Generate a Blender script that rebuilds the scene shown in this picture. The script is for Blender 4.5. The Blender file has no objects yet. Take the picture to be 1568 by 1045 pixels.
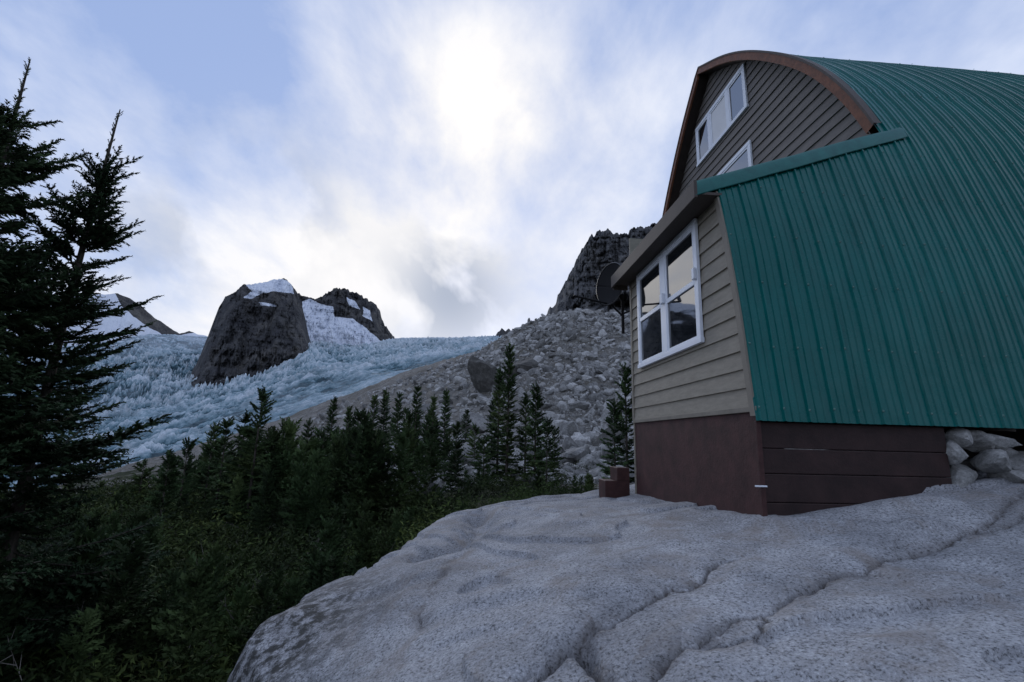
import bpy, math, numpy as np
from mathutils import Matrix, Vector
rng=np.random.default_rng(7)
# ------------------------------------------------------------------ survey / camera
F=740.0; TH=math.radians(11.5); RO=math.radians(1.5)
sT,cT,sR,cR=math.sin(TH),math.cos(TH),math.sin(RO),math.cos(RO)
def ray(x,y):
    u=(x-784)/F; v=(522.5-y)/F
    u,v=u*cR-v*sR,u*sR+v*cR
    return u,cT-v*sT,sT+v*cT
def bearing(x,y):
    d=ray(x,y); return math.atan2(d[0],d[1]), d[2]/math.hypot(d[0],d[1])
def curve(pts):
    a=sorted([bearing(*p) for p in pts]); A=np.array([q[0] for q in a]); S=np.array([q[1] for q in a])
    return lambda az: np.interp(az,A,S)
def curve_r(pts):
    a=sorted([(bearing(p[0],p[1])[0],p[2]) for p in pts]); A=np.array([q[0] for q in a]); S=np.array([q[1] for q in a])
    return lambda az: np.interp(az,A,S)
scene=bpy.context.scene
cam=bpy.data.cameras.new("camera"); cam.lens=F/1568*36; cam.sensor_width=36; cam.clip_end=40000; cam.clip_start=0.05
co=bpy.data.objects.new("camera",cam); scene.collection.objects.link(co)
co.matrix_world=Matrix.Rotation(math.pi/2+TH,4,'X')@Matrix.Rotation(RO,4,'Z')
scene.camera=co
scene.view_settings.view_transform='Standard'; scene.view_settings.look='None'; scene.view_settings.exposure=0

# ------------------------------------------------------------------ noise
PM=rng.permutation(256); PV=rng.random(256)
def vn(x,y,s=0):
    x=np.asarray(x,float)+s*17.3; y=np.asarray(y,float)+s*5.7
    xi=np.floor(x).astype(int); yi=np.floor(y).astype(int); fx=x-xi; fy=y-yi
    fx=fx*fx*(3-2*fx); fy=fy*fy*(3-2*fy)
    h=lambda a,b: PV[PM[(PM[a&255]+b)&255]]
    return (h(xi,yi)*(1-fx)+h(xi+1,yi)*fx)*(1-fy)+(h(xi,yi+1)*(1-fx)+h(xi+1,yi+1)*fx)*fy
def fbm(x,y,o=4,s=0,ridge=False):
    t=0;a=.5
    for i in range(o):
        n=vn(x*2**i,y*2**i,s+i)
        if ridge: n=1-abs(2*n-1)
        t=t+a*n; a*=.5
    return t/(1-.5**o)-.5
# ------------------------------------------------------------------ mesh helpers
def new_mesh(name,V,Fc,mat=None,smooth=False,parent=None,sharp=None):
    V=np.ascontiguousarray(V,dtype=np.float32).reshape(-1,3); Fc=np.ascontiguousarray(Fc,dtype=np.int32)
    m=bpy.data.meshes.new(name); n,k=Fc.shape
    m.vertices.add(len(V)); m.vertices.foreach_set("co",V.ravel())
    m.loops.add(n*k); m.loops.foreach_set("vertex_index",Fc.ravel())
    m.polygons.add(n); m.polygons.foreach_set("loop_start",np.arange(n,dtype=np.int32)*k)
    m.polygons.foreach_set("loop_total",np.full(n,k,dtype=np.int32))
    m.polygons.foreach_set("use_smooth",np.full(n,smooth,dtype=bool))
    m.update(calc_edges=True); m.validate()
    if sharp: m.set_sharp_from_angle(angle=math.radians(sharp))
    if mat: m.materials.append(mat)
    o=bpy.data.objects.new(name,m); scene.collection.objects.link(o)
    if parent: attach(o,parent)
    return o
def attach(o,p):
    o.parent=p; o.matrix_parent_inverse=Matrix.Translation(p.location).inverted()
def empty(name,loc):
    e=bpy.data.objects.new(name,None); e.location=loc; e.empty_display_size=.5; scene.collection.objects.link(e); return e
def gridfaces(n,m,wrap=False):
    i,j=np.meshgrid(np.arange(n-1),np.arange(m-1),indexing='ij'); a=i*m+j
    return np.stack([a,a+1,a+m+1,a+m],-1).reshape(-1,4)
def attr(o,name,val):
    a=o.data.attributes.new(name,'FLOAT','POINT'); a.data.foreach_set("value",np.ascontiguousarray(val,dtype=np.float32).ravel())
def in_poly(x,y,P):
    ins=np.zeros(np.shape(x),bool); n=len(P)
    for i in range(n):
        x1,y1=P[i];x2,y2=P[(i+1)%n]
        c=((y1>y)!=(y2>y))&(x<(x2-x1)*(y-y1)/((y2-y1)+1e-12)+x1); ins^=c
    return ins
def seg_dist(x,y,P,closed=False):
    d=np.full(np.shape(x),1e9); n=len(P)
    for i in range(n if closed else n-1):
        x1,y1=P[i];x2,y2=P[(i+1)%n]; dx,dy=x2-x1,y2-y1
        t=np.clip(((x-x1)*dx+(y-y1)*dy)/(dx*dx+dy*dy+1e-12),0,1)
        d=np.minimum(d,np.hypot(x-x1-t*dx,y-y1-t*dy))
    return d
# ------------------------------------------------------------------ materials
def mat(name,base=(.3,.3,.3),rough=.8,spec=.5,metal=0):
    m=bpy.data.materials.new(name); m.use_nodes=True; nt=m.node_tree; b=nt.nodes["Principled BSDF"]
    b.inputs["Base Color"].default_value=(*base,1); b.inputs["Roughness"].default_value=rough
    b.inputs["Specular IOR Level"].default_value=spec; b.inputs["Metallic"].default_value=metal
    return m,nt,b
def N(nt,t,**k):
    n=nt.nodes.new(t)
    for a,v in k.items(): setattr(n,a,v)
    return n
def objco(nt,scale=(1,1,1),rot=(0,0,0)):
    tc=N(nt,'ShaderNodeTexCoord'); mp=N(nt,'ShaderNodeMapping'); mp.inputs['Scale'].default_value=scale; mp.inputs['Rotation'].default_value=rot
    nt.links.new(tc.outputs['Object'],mp.inputs['Vector']); return mp.outputs[0]
def noise(nt,vec,scale,detail=5,rough=.55,dist=0):
    n=N(nt,'ShaderNodeTexNoise'); n.inputs['Scale'].default_value=scale; n.inputs['Detail'].default_value=detail
    n.inputs['Roughness'].default_value=rough; n.inputs['Distortion'].default_value=dist
    nt.links.new(vec,n.inputs['Vector']); return n.outputs['Fac']
def ramp(nt,fac,stops):
    r=N(nt,'ShaderNodeValToRGB'); e=r.color_ramp.elements
    while len(e)<len(stops): e.new(.5)
    for i,(p,c) in enumerate(stops):
        e[i].position=p; e[i].color=(*c,1) if len(c)==3 else c
    nt.links.new(fac,r.inputs[0]); return r.outputs[0]
def mixc(nt,fac,a,b,mode='MIX'):
    m=N(nt,'ShaderNodeMix',data_type='RGBA',blend_type=mode)
    for s,v in ((m.inputs[0],fac),(m.inputs[6],a),(m.inputs[7],b)):
        if hasattr(v,'is_linked'): nt.links.new(v,s)
        else: s.default_value=v if not isinstance(v,tuple) else ((*v,1) if len(v)==3 else v)
    return m.outputs[2]
def math_(nt,op,a,b=0.,c=0.,clamp=False):
    m=N(nt,'ShaderNodeMath',operation=op,use_clamp=clamp)
    for i,v in enumerate((a,b,c)):
        if hasattr(v,'is_linked'): nt.links.new(v,m.inputs[i])
        else: m.inputs[i].default_value=v
    return m.outputs[0]
def bump(nt,b,h,strength=.5,dist=.02,prev=None):
    n=N(nt,'ShaderNodeBump'); n.inputs['Strength'].default_value=strength; n.inputs['Distance'].default_value=dist
    nt.links.new(h,n.inputs['Height'])
    if prev is not None: nt.links.new(prev,n.inputs['Normal'])
    nt.links.new(n.outputs[0],b.inputs['Normal']); return n.outputs[0]
def getattr_(nt,name):
    a=N(nt,'ShaderNodeAttribute'); a.attribute_name=name; return a.outputs['Fac']
g3=lambda v:(v,v,v)
# granite slab
M_slab,nt,b=mat("granite",rough=.85,spec=.3); v=objco(nt)
big=ramp(nt,noise(nt,v,.9,4,.6),[(.3,(.25,.253,.262)),(.5,(.335,.34,.353)),(.7,(.425,.43,.442))])
med=ramp(nt,noise(nt,v,4,5,.65),[(.3,g3(.78)),(.7,g3(1.14))])
c=mixc(nt,1.,big,med,'MULTIPLY')
sp=ramp(nt,noise(nt,v,48,3,.8),[(.36,g3(.25)),(.47,g3(.9)),(.6,g3(1.08)),(.70,g3(1.65))])
c=mixc(nt,1.,c,sp,'MULTIPLY')
st=ramp(nt,noise(nt,v,1.6,5,.7,1.),[(.50,g3(0)),(.68,g3(.6))]); c=mixc(nt,st,c,(.22,.188,.16))
li=math_(nt,'MULTIPLY',getattr_(nt,'lichen_shade'),ramp(nt,noise(nt,v,9,5,.7),[(.42,g3(0)),(.56,g3(1))])); c=mixc(nt,li,c,(.05,.05,.047))  # dark lichen blotches, and shade painted past the slab edge
cr=getattr_(nt,'crack'); c=mixc(nt,math_(nt,'MULTIPLY',cr,.92),c,(.055,.042,.034))
nt.links.new(c,b.inputs['Base Color'])
p=bump(nt,b,noise(nt,v,11,5,.7),.38,.05); bump(nt,b,noise(nt,v,75,2,.7),.8,.01,p)
# generic rock
def rockmat(name,c1,c2,c3,sc,bs=1.,bd=.1,snow=False,stretch=(1,1,1),tint=False):
    m,nt,b=mat(name,rough=.9,spec=.2); v=objco(nt,stretch)
    c=ramp(nt,noise(nt,v,sc,5,.65),[(.32,c1),(.5,c2),(.68,c3)])
    c=mixc(nt,1.,c,ramp(nt,noise(nt,v,sc*6,4,.7),[(.3,g3(.6)),(.7,g3(1.25))]),'MULTIPLY')
    if tint: c=mixc(nt,1.,c,ramp(nt,getattr_(nt,'tint'),[(0,g3(.5)),(1,g3(1.4))]),'MULTIPLY')
    if snow:
        s=getattr_(nt,'snow'); s=math_(nt,'ADD',s,math_(nt,'MULTIPLY',math_(nt,'SUBTRACT',noise(nt,v,sc*2.5,5,.6),.5),.9))
        c=mixc(nt,ramp(nt,s,[(.47,g3(0)),(.53,g3(1))]),c,(.66,.70,.77))
    nt.links.new(c,b.inputs['Base Color']); bump(nt,b,noise(nt,v,sc*4,5,.7),bs,bd); return m
M_boulder=rockmat("talus_rock",(.18,.178,.172),(.29,.288,.28),(.38,.377,.365),.9,.8,.08,tint=True)
M_darkrock=rockmat("dark_rock",(.055,.053,.05),(.09,.088,.082),(.15,.145,.135),1.2,.8,.08)
M_stone=rockmat("foundation_stone",(.2,.2,.19),(.3,.3,.29),(.38,.375,.36),5,.7,.02)
M_peak=rockmat("alpine_rock",(.030,.031,.035),(.056,.056,.058),(.12,.114,.105),.012,1.,9,True,(1,1,.45))
M_crag=rockmat("crag_rock",(.048,.050,.054),(.082,.083,.086),(.15,.148,.143),.05,1.,2.5,True,(1,1,.5))
# ground
M_ground,nt,b=mat("ground",rough=.95,spec=.2); v=objco(nt)
rk=ramp(nt,noise(nt,v,.35,7,.72),[(.3,(.10,.093,.082)),(.5,(.20,.192,.175)),(.68,(.34,.33,.31))])
rk=mixc(nt,1.,rk,ramp(nt,noise(nt,v,2.2,5,.8),[(.35,g3(.35)),(.65,g3(1.3))]),'MULTIPLY')
rk=mixc(nt,ramp(nt,noise(nt,v,.06,6,.65),[(.48,g3(0)),(.62,g3(.65))]),rk,(.105,.095,.075))
gr=ramp(nt,noise(nt,v,1.2,5,.7),[(.3,(.014,.018,.009)),(.55,(.03,.04,.016)),(.75,(.08,.072,.045))])
gm=math_(nt,'ADD',getattr_(nt,'veg'),math_(nt,'MULTIPLY',math_(nt,'SUBTRACT',noise(nt,v,.09,6,.65),.5),1.8))
c=mixc(nt,ramp(nt,gm,[(.42,g3(0)),(.58,g3(1))]),rk,gr); nt.links.new(c,b.inputs['Base Color'])
bump(nt,b,noise(nt,v,.8,7,.75),1.,.8)
# glacier
M_gl,nt,b=mat("glacier_ice",rough=.6,spec=.3); mp=objco(nt,(1,.7,1),(0,0,.4)); v=objco(nt)
cv=math_(nt,'ADD',getattr_(nt,'crev'),math_(nt,'MULTIPLY',math_(nt,'SUBTRACT',noise(nt,mp,.11,5,.75),.5),1.5))
ice=ramp(nt,cv,[(.16,(.018,.058,.08)),(.36,(.09,.185,.23)),(.55,(.225,.34,.40)),(.74,(.37,.48,.545)),(.98,(.60,.68,.74))])
ice=mixc(nt,ramp(nt,noise(nt,v,.006,5,.6),[(.50,g3(0)),(.68,g3(.30))]),ice,(.48,.57,.64))
ice=mixc(nt,ramp(nt,noise(nt,mp,.012,6,.7),[(.50,g3(0)),(.66,g3(.55))]),ice,(.15,.205,.23))
ice=mixc(nt,getattr_(nt,'snow'),ice,(.55,.62,.69))
ice=mixc(nt,math_(nt,'MULTIPLY',getattr_(nt,'dirt'),ramp(nt,noise(nt,v,.05,6,.7),[(.35,g3(0)),(.6,g3(1))])),ice,(.20,.19,.18))
nt.links.new(ice,b.inputs['Base Color']); bump(nt,b,noise(nt,mp,.12,5,.75),1.,7)
# foliage
def folmat(name,c1,c2,c3,sc=3):
    m,nt,b=mat(name,rough=.8,spec=.15); v=objco(nt)
    c=ramp(nt,noise(nt,v,sc,2,.6),[(.3,c1),(.5,c2),(.7,c3)])
    at=getattr_(nt,'tint'); c=mixc(nt,1.,c,ramp(nt,at,[(0,g3(.45)),(1,g3(1.8))]),'MULTIPLY')
    nt.links.new(c,b.inputs['Base Color'])
    return m
M_fir=folmat("fir_needles",(.020,.037,.014),(.034,.058,.021),(.070,.098,.034),.4)
M_fird=folmat("near_fir_needles",(.014,.028,.013),(.024,.043,.019),(.038,.060,.026),.8)
M_bush=folmat("shrub_leaves",(.018,.027,.010),(.034,.054,.015),(.085,.108,.030),.35)
M_dead=folmat("dead_twigs",(.08,.072,.064),(.12,.11,.10),(.18,.165,.15),1)
M_bark,nt,b=mat("bark",(.07,.055,.045),.9,.2); v=objco(nt,(6,6,1.2)); nt.links.new(ramp(nt,noise(nt,v,3,5,.7),[(.3,(.03,.025,.02)),(.7,(.11,.095,.08))]),b.inputs['Base Color']); bump(nt,b,noise(nt,v,3,4,.7),1,.03)
# house mats
M_green,nt,b=mat("green_metal_roofing",rough=.3,spec=.24); v=objco(nt)
c=ramp(nt,noise(nt,v,.7,4,.6),[(.3,(.0,.098,.088)),(.7,(.0005,.130,.118))])
c=mixc(nt,ramp(nt,noise(nt,v,18,4,.7),[(.62,g3(0)),(.8,g3(.3))]),c,(.04,.14,.125))
c=mixc(nt,ramp(nt,noise(nt,objco(nt,(5,5,.35)),1.6,4,.65),[(.5,g3(0)),(.72,g3(.4))]),c,(.0,.065,.062)); nt.links.new(c,b.inputs['Base Color'])
nt.links.new(ramp(nt,noise(nt,v,4,4,.7),[(.3,g3(.18)),(.7,g3(.34))]),b.inputs['Roughness']); bump(nt,b,noise(nt,v,2.2,3,.5),.5,.03)
M_flash,nt,b=mat("green_flashing",(.02,.19,.16),.45,.25)
v=objco(nt); nt.links.new(ramp(nt,noise(nt,v,6,5,.7),[(.3,(.002,.085,.078)),(.7,(.008,.13,.115))]),b.inputs['Base Color'])
def paint(name,c,rough=.6,var=.25,bs=.25,grain=(1,1,1)):
    m,nt,b=mat(name,c,rough,.35); v=objco(nt,grain)
    nt.links.new(mixc(nt,1.,c,ramp(nt,noise(nt,v,4,5,.7),[(.25,g3(1-var)),(.75,g3(1+var))]),'MULTIPLY'),b.inputs['Base Color'])
    bump(nt,b,noise(nt,v,30,4,.7),bs,.006); return m
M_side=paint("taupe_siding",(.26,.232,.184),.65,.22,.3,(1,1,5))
M_gside_shade=paint("gable_siding_shaded",(.155,.14,.126),.7,.22,.3,(1,1,5))  # taupe of the annex siding, darkened in the colour for the gable's shade
M_trim=paint("taupe_trim",(.21,.187,.15),.6,.14)
M_fascia=paint("brown_fascia",(.066,.053,.044),.6,.2)
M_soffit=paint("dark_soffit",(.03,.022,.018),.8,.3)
M_wood=paint("arch_rake_wood",(.15,.055,.025),.6,.55,.5,(2,2,2))
M_found=paint("red_brown_paint",(.056,.023,.021),.6,.55,.6)
M_boards=paint("brown_boards",(.031,.0155,.014),.6,.5,.5)
M_white=paint("white_vinyl",(.78,.81,.86),.4,.05,.05)
M_black=paint("black_metal",(.006,.006,.007),.8,.2)
M_greym=paint("grey_metal",(.10,.10,.105),.5,.2)
M_screw=paint("screws",(.10,.2,.18),.4,.2)
M_curt=paint("curtain",(.75,.75,.75),.8,.05)
M_glass,nt,b=mat("window_glass",(.012,.015,.018),.03,1.); b.inputs['IOR'].default_value=2.2; v=objco(nt); bump(nt,b,noise(nt,v,1.2,1,.5),.08,.05)

# ------------------------------------------------------------------ ROCK SLAB
edge=[(-.9,-3),(-.95,2),(-1.15,3),(-1.59,4),(-2.02,4.47),(-2.39,5),(-2.2,5.8),(-1.92,6.5),(-1.62,7.5),(-1.38,8.3),(-.98,9.3),(-.4,10.4),(.6,11.2),(1.9,11.8),(4,12.5),(14,14),(14,-3)]
ctl=np.array([(2.53,5,-.73),(2.24,8.84,-.88),(2.38,7,-.82),(3.4,5.05,-.56),(4.24,5.15,-.42),(5.6,5.4,-.24),(2.2,2.4,-1.02),(4,3,-.78),(3,3.8,-.82),
 (0,2.8,-1.27),(0,5,-1.14),(1,5,-.98),(0,8,-1.12),(.3,11,-1.22),(1.9,10,-1.02),(-.9,9.0,-1.27),(-1.3,8.2,-1.42),(-1.85,6.5,-1.62),(-2.3,5,-1.73),(-1.5,4,-1.79),
 (-1,2.5,-1.72),(0,1,-1.42),(2,0,-1.25),(6,0,-.6),(8,5,.05),(12,6,.5),(10,12,.3),(5,10,-.5),(-.9,-2,-1.7),(-.9,5.5,-1.36),(-.8,4,-1.5),(1.2,3,-1.08),(-.6,7,-1.3)])
def tps(r2): return r2*np.log(r2+1e-9)*.5
n=len(ctl); D2=((ctl[:,None,:2]-ctl[None,:,:2])**2).sum(-1); A=np.zeros((n+3,n+3)); A[:n,:n]=tps(D2)+np.eye(n)*.02
A[:n,n]=1;A[:n,n+1:]=ctl[:,:2];A[n,:n]=1;A[n+1:,:n]=ctl[:,:2].T
W=np.linalg.solve(A,np.r_[ctl[:,2],0,0,0])
def slab0(x,y):
    z=W[n]+W[n+1]*x+W[n+2]*y
    for i in range(n): z=z+W[i]*tps((x-ctl[i,0])**2+(y-ctl[i,1])**2)
    return z
def slab_sd(x,y):
    d=seg_dist(x,y,edge,True); return np.where(in_poly(x,y,edge),-d,d)
def on_slab(px,py):
    d=ray(px,py); t=np.linspace(1.5,16,3000); X,Y,Z=d[0]*t,d[1]*t,d[2]*t
    h=slab0(X,Y); i=np.argmax(Z<h); return (X[i],Y[i])
cr_main=[[(1568,752),(1500,790),(1440,822),(1370,850),(1300,880),(1235,905),(1180,930),(1120,945),(1060,985),(1010,1020),(985,1045)],
 [(1120,860),(1070,885),(1010,912),(960,930),(915,955),(895,985)],[(895,985),(915,1010),(925,1045)],[(895,990),(850,1005),(800,1045)],
 [(1180,930),(1130,980),(1080,990)],[(1568,775),(1530,790),(1500,795)],[(700,850),(660,900),(640,950)]]
cr_w=[.014,.013,.036,.024,.020,.011,.004]
cr_pl=[[on_slab(*p) for p in c] for c in cr_main]
na,nr=760,480
az=np.linspace(math.radians(-60),math.radians(60),na); r=np.exp(np.linspace(math.log(.9),math.log(17),nr))
AZ,R=np.meshgrid(az,r,indexing='ij'); X=R*np.sin(AZ);Y=R*np.cos(AZ)
wx=X+.11*(vn(X*4,Y*4,3)-.5)+.04*(vn(X*17,Y*17,4)-.5); wy=Y+.11*(vn(X*4,Y*4,8)-.5)+.04*(vn(X*17,Y*17,9)-.5)
Z=slab0(X,Y)+.14*fbm(X*.8,Y*.8,3,1)+.032*fbm(X*2.8,Y*2.8,4,2)+.006*fbm(X*20,Y*20,3,5)
st_=fbm(X*.45+Y*.25,Y*.5,3,11)*6; Z+=.04*np.tanh((st_-np.round(st_))*10)*.5
crk=np.zeros_like(Z)
for pl,w in zip(cr_pl,cr_w):
    d=seg_dist(wx,wy,pl); ww=w*(.4+1.2*vn(X*3,Y*3,6)); g=np.exp(-(d/ww)**2); Z-=2.4*ww*g+.03*np.exp(-(d/.12)**2); crk=np.maximum(crk,np.clip(g*1.2,0,1)*(.55+.45*vn(X*6,Y*6,5))); crk=np.maximum(crk,.45*np.exp(-(d/.07)**2)*(vn(X*9,Y*9,2)>.42))
hole=on_slab(893,992); d=np.hypot((wx-hole[0])*1.0,(wy-hole[1])*1.4); g=np.exp(-(d/.065)**4); Z-=.2*g; crk=np.maximum(crk,g)
dip=[on_slab(*p) for p in ((655,845),(690,838),(722,822),(735,800),(728,785))]; d=seg_dist(wx,wy,dip); Z-=.22*np.exp(-(d/.22)**2)
sd=slab_sd(X,Y); sdw=sd+.35*fbm(X*1.3,Y*1.3,4,21)
o_=np.maximum(sdw,0); Z-=1.6*o_**1.25+.5*np.clip(o_/.25,0,1)**2; Z-=.10*np.exp(-np.maximum(-sdw,0)/.35)*(sdw<0)+.10*(sdw>=0)
lich_shade=np.clip(np.exp(-(np.hypot(X+2.0,(Y-4.9)*.6)/.8)**2)*1.1+np.clip(o_*3,0,1),0,1)  # lichen patch, plus painted shade on the underside of the dropping edge
Fc=gridfaces(na,nr); keep=(sd.ravel()[Fc].min(1)<2.2)
slab=new_mesh("granite_rock_slab",np.stack([X,Y,Z],-1),Fc[keep][:, ::-1],M_slab,True)
attr(slab,'crack',crk); attr(slab,'lichen_shade',lich_shade)

# ------------------------------------------------------------------ GROUND / TALUS SLOPE
crest=curve([(-200,790),(0,765),(80,752),(140,735),(200,712),(300,682),(380,660),(450,637),(560,592),(640,566),(730,536),(780,512),(815,492),(845,476),(880,470),(960,470),(1040,462),(1300,450),(1568,470)])
crest_r=curve_r([(-200,790,300),(80,752,290),(450,637,250),(640,566,215),(780,512,175),(880,470,140),(1300,450,130),(1568,470,130)])
ks=[(10.,curve([(-300,1000),(0,965),(300,960),(400,935),(540,900),(660,860),(740,800),(800,785),(1000,790),(1200,720),(1568,690)])),
    (16.,curve([(-300,880),(0,870),(300,865),(500,840),(660,800),(740,765),(900,762),(1000,760),(1200,715),(1568,680)])),
    (28.,curve([(-200,810),(0,800),(300,785),(500,765),(660,745),(740,735),(860,735),(960,733),(1200,705),(1568,675)])),
    (60.,curve([(-200,775),(0,765),(300,735),(500,700),(620,675),(700,665),(850,650),(960,650),(1200,650),(1568,640)])),
    (105.,curve([(-200,770),(0,760),(80,752),(300,708),(450,668),(560,630),(700,590),(800,545),(880,510),(960,505),(1200,500),(1568,520)]))]
def ground0(x,y):
    az=np.arctan2(x,y); r=np.hypot(x,y); rr=np.maximum(r,.01)
    cz=crest_r(az)
    rs=[np.full_like(rr,3.)]+[np.full_like(rr,k[0]) for k in ks]+[cz,cz*1.5,np.full_like(rr,700.),np.full_like(rr,20000.)]
    zs=[np.full_like(rr,-2.7)]+[k[0]*k[1](az) for k in ks]+[cz*crest(az),cz*crest(az)-30,np.full_like(rr,-160.),np.full_like(rr,-700.)]
    z=np.where(rr<3,zs[0],0.)
    for i in range(len(rs)-1):
        t=np.clip((rr-rs[i])/(rs[i+1]-rs[i]),0,1); m=(rr>=rs[i])&(rr<=rs[i+1]); z=np.where(m,zs[i]*(1-t)+zs[i+1]*t,z)
    z=np.where(rr>rs[-1],zs[-1],z)
    return z
def gz(x,y):
    x=np.asarray(x,float);y=np.asarray(y,float); z=0
    for f in (.9,1.,1.1): z=z+ground0(x*f,y*f)*(1/3)
    r=np.hypot(x,y); near=np.clip((220-r)/220,0,1)
    z=ground0(x,y)*(1-near)+z*near
    a=np.clip(r/60,.05,2.)
    return z+a*(1.6*fbm(x*.05,y*.05,5,31)+.5*fbm(x*.3,y*.3,4,33,True))
az=np.r_[np.linspace(-math.pi,math.radians(-60),60)[:-1],np.linspace(math.radians(-60),math.radians(60),800),np.linspace(math.radians(60),math.pi,60)[1:]]
r=np.r_[.05,np.exp(np.linspace(math.log(2.),math.log(420),290)),np.exp(np.linspace(math.log(440),math.log(20000),20))]
AZ,R=np.meshgrid(az,r,indexing='ij'); X=R*np.sin(AZ);Y=R*np.cos(AZ); Z=gz(X,Y)
sd=slab_sd(X,Y); Z=np.where(sd<0,np.minimum(Z,slab0(X,Y)-.5),Z)
gr_=new_mesh("ground",np.stack([X,Y,Z],-1),gridfaces(len(az),len(r))[:, ::-1],M_ground,True)
treeline=curve([(-200,760),(0,760),(230,725),(330,700),(480,700),(600,700),(700,720),(760,740),(860,748),(960,748),(1568,745)])
sl=Z/np.maximum(R,.1); veg=np.clip(.5+(treeline(AZ)-sl)*9,0,1)*np.where(R<110,1,np.clip(1-(R-110)/60,0.25,1))
attr(gr_,'veg',veg)

# ------------------------------------------------------------------ BOULDERS
def ico(sub):
    import bmesh
    bm=bmesh.new(); bmesh.ops.create_icosphere(bm,subdivisions=sub,radius=1)
    V=np.array([v.co[:] for v in bm.verts]); Fq=np.array([[v.index for v in f.verts] for f in bm.faces]); bm.free(); return V,Fq
def rock_tpl(sub,seed,npl=11,lo=.62,soft=0):
    R_=np.random.default_rng(seed); V,Fq=ico(sub); n=R_.normal(size=(npl,3)); n/=np.linalg.norm(n,axis=1)[:,None]; d=R_.uniform(lo,1,npl)
    q=V@n.T; rr=np.where(q>.05,d/np.maximum(q,.05),9).min(1); rr=np.minimum(rr,1.35)
    if soft: rr=rr*(1-soft)+soft
    V=V*rr[:,None]; V+=.03*np.stack([vn(V[:,1]*4,V[:,2]*4,seed),vn(V[:,0]*4,V[:,2]*4,seed+1),vn(V[:,0]*4,V[:,1]*4,seed+2)],-1)
    return V,Fq
def rotm(R_,tilt=.5):
    a,b_,c=R_.uniform(0,6.28),R_.normal()*tilt,R_.normal()*tilt
    return np.array((Matrix.Rotation(a,3,'Z')@Matrix.Rotation(b_,3,'X')@Matrix.Rotation(c,3,'Y')))
def stamp_rocks(name,items,tpls,mat,parent=None,small=None,thr=0,tilt=.8):
    Vs=[];Fs=[];o=0;Ts=[]
    R_=np.random.default_rng(5)
    for (p,s,k) in items:
        L_=small if (small and s[0]<thr*math.hypot(p[0],p[1])) else tpls
        V,Fq=L_[k%len(L_)]; V=(V*np.array(s))@rotm(R_,tilt).T+np.array(p); Vs.append(V);Fs.append(Fq+o);o+=len(V); Ts.append(np.full(len(V),R_.random()))
    ob=new_mesh(name,np.concatenate(Vs),np.concatenate(Fs),mat,False,parent); attr(ob,'tint',np.concatenate(Ts)); return ob
T1=[rock_tpl(1,20+i,7,.5) for i in range(10)]
T2=[rock_tpl(2,i,8,.45) for i in range(10)]; T3=[rock_tpl(3,40+i,10,.5) for i in range(6)]
R_=np.random.default_rng(11)
items=[]
N_=24000
xs=R_.uniform(480,1010,N_); rr=np.exp(R_.uniform(math.log(24),math.log(178),N_))
for i in range(N_):
    a,_=bearing(xs[i],600); r_=rr[i]; x,y=r_*math.sin(a),r_*math.cos(a)
    if r_>float(crest_r(a))*1.02: continue
    g=R_.random(); lim=float(np.interp(xs[i],[480,600,700,800,860],[.05,.18,.45,.85,1.]))
    if r_<50 and xs[i]>570: lim=max(lim,.75)
    if g>lim: continue
    big_=float(vn(np.array(x*.06),np.array(y*.06),3))
    cap=float(np.interp(r_,[24,45,90,170],[.024,.020,.0125,.0065]))
    s=r_*.0025*(R_.pareto(1.5)+.55)*(.35+1.3*big_)*(1.5 if r_<48 else 1); s=min(s,r_*cap*R_.uniform(.5,1))
    items.append((x,y,s,i))
zz=gz(np.array([q[0] for q in items]),np.array([q[1] for q in items]))
items=[((x,y,z+s*.1),(s*R_.uniform(.8,1.6),s*R_.uniform(.7,1.1),s*R_.uniform(.4,.8)),i) for (x,y,s,i),z in zip(items,zz)]
stamp_rocks("talus_boulders",items,T2,M_boulder,small=T1,thr=.0085)
def big_boulder(px,py,r_,w,h,mt,k,name="boulder"):
    a,_=bearing(px,py); x,y=r_*math.sin(a),r_*math.cos(a); z=float(gz(np.array([x]),np.array([y]))[0])
    sl=bearing(px,py)[1]; zc=sl*r_
    o=stamp_rocks(name,[((0,0,0),(w,w*.8,h),k)],T3,mt,tilt=.3); o.location=(x,y,min(max(zc,z),z+h*.6)); return o
big_boulder(742,575,88,4.4,3.6,M_darkrock,0); big_boulder(795,577,92,4,2.6,M_darkrock,1)
big_boulder(655,690,42,2.0,1.3,M_boulder,2); big_boulder(940,600,40,1.6,1.3,M_darkrock,4)
big_boulder(615,690,40,1.2,.9,M_boulder,4); big_boulder(720,640,60,2.2,1.4,M_boulder,5); big_boulder(870,645,50,1.6,1.0,M_boulder,2); big_boulder(700,705,36,1.5,1.2,M_boulder,1)
big_boulder(880,690,34,1.2,.8,M_boulder,3)

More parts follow.
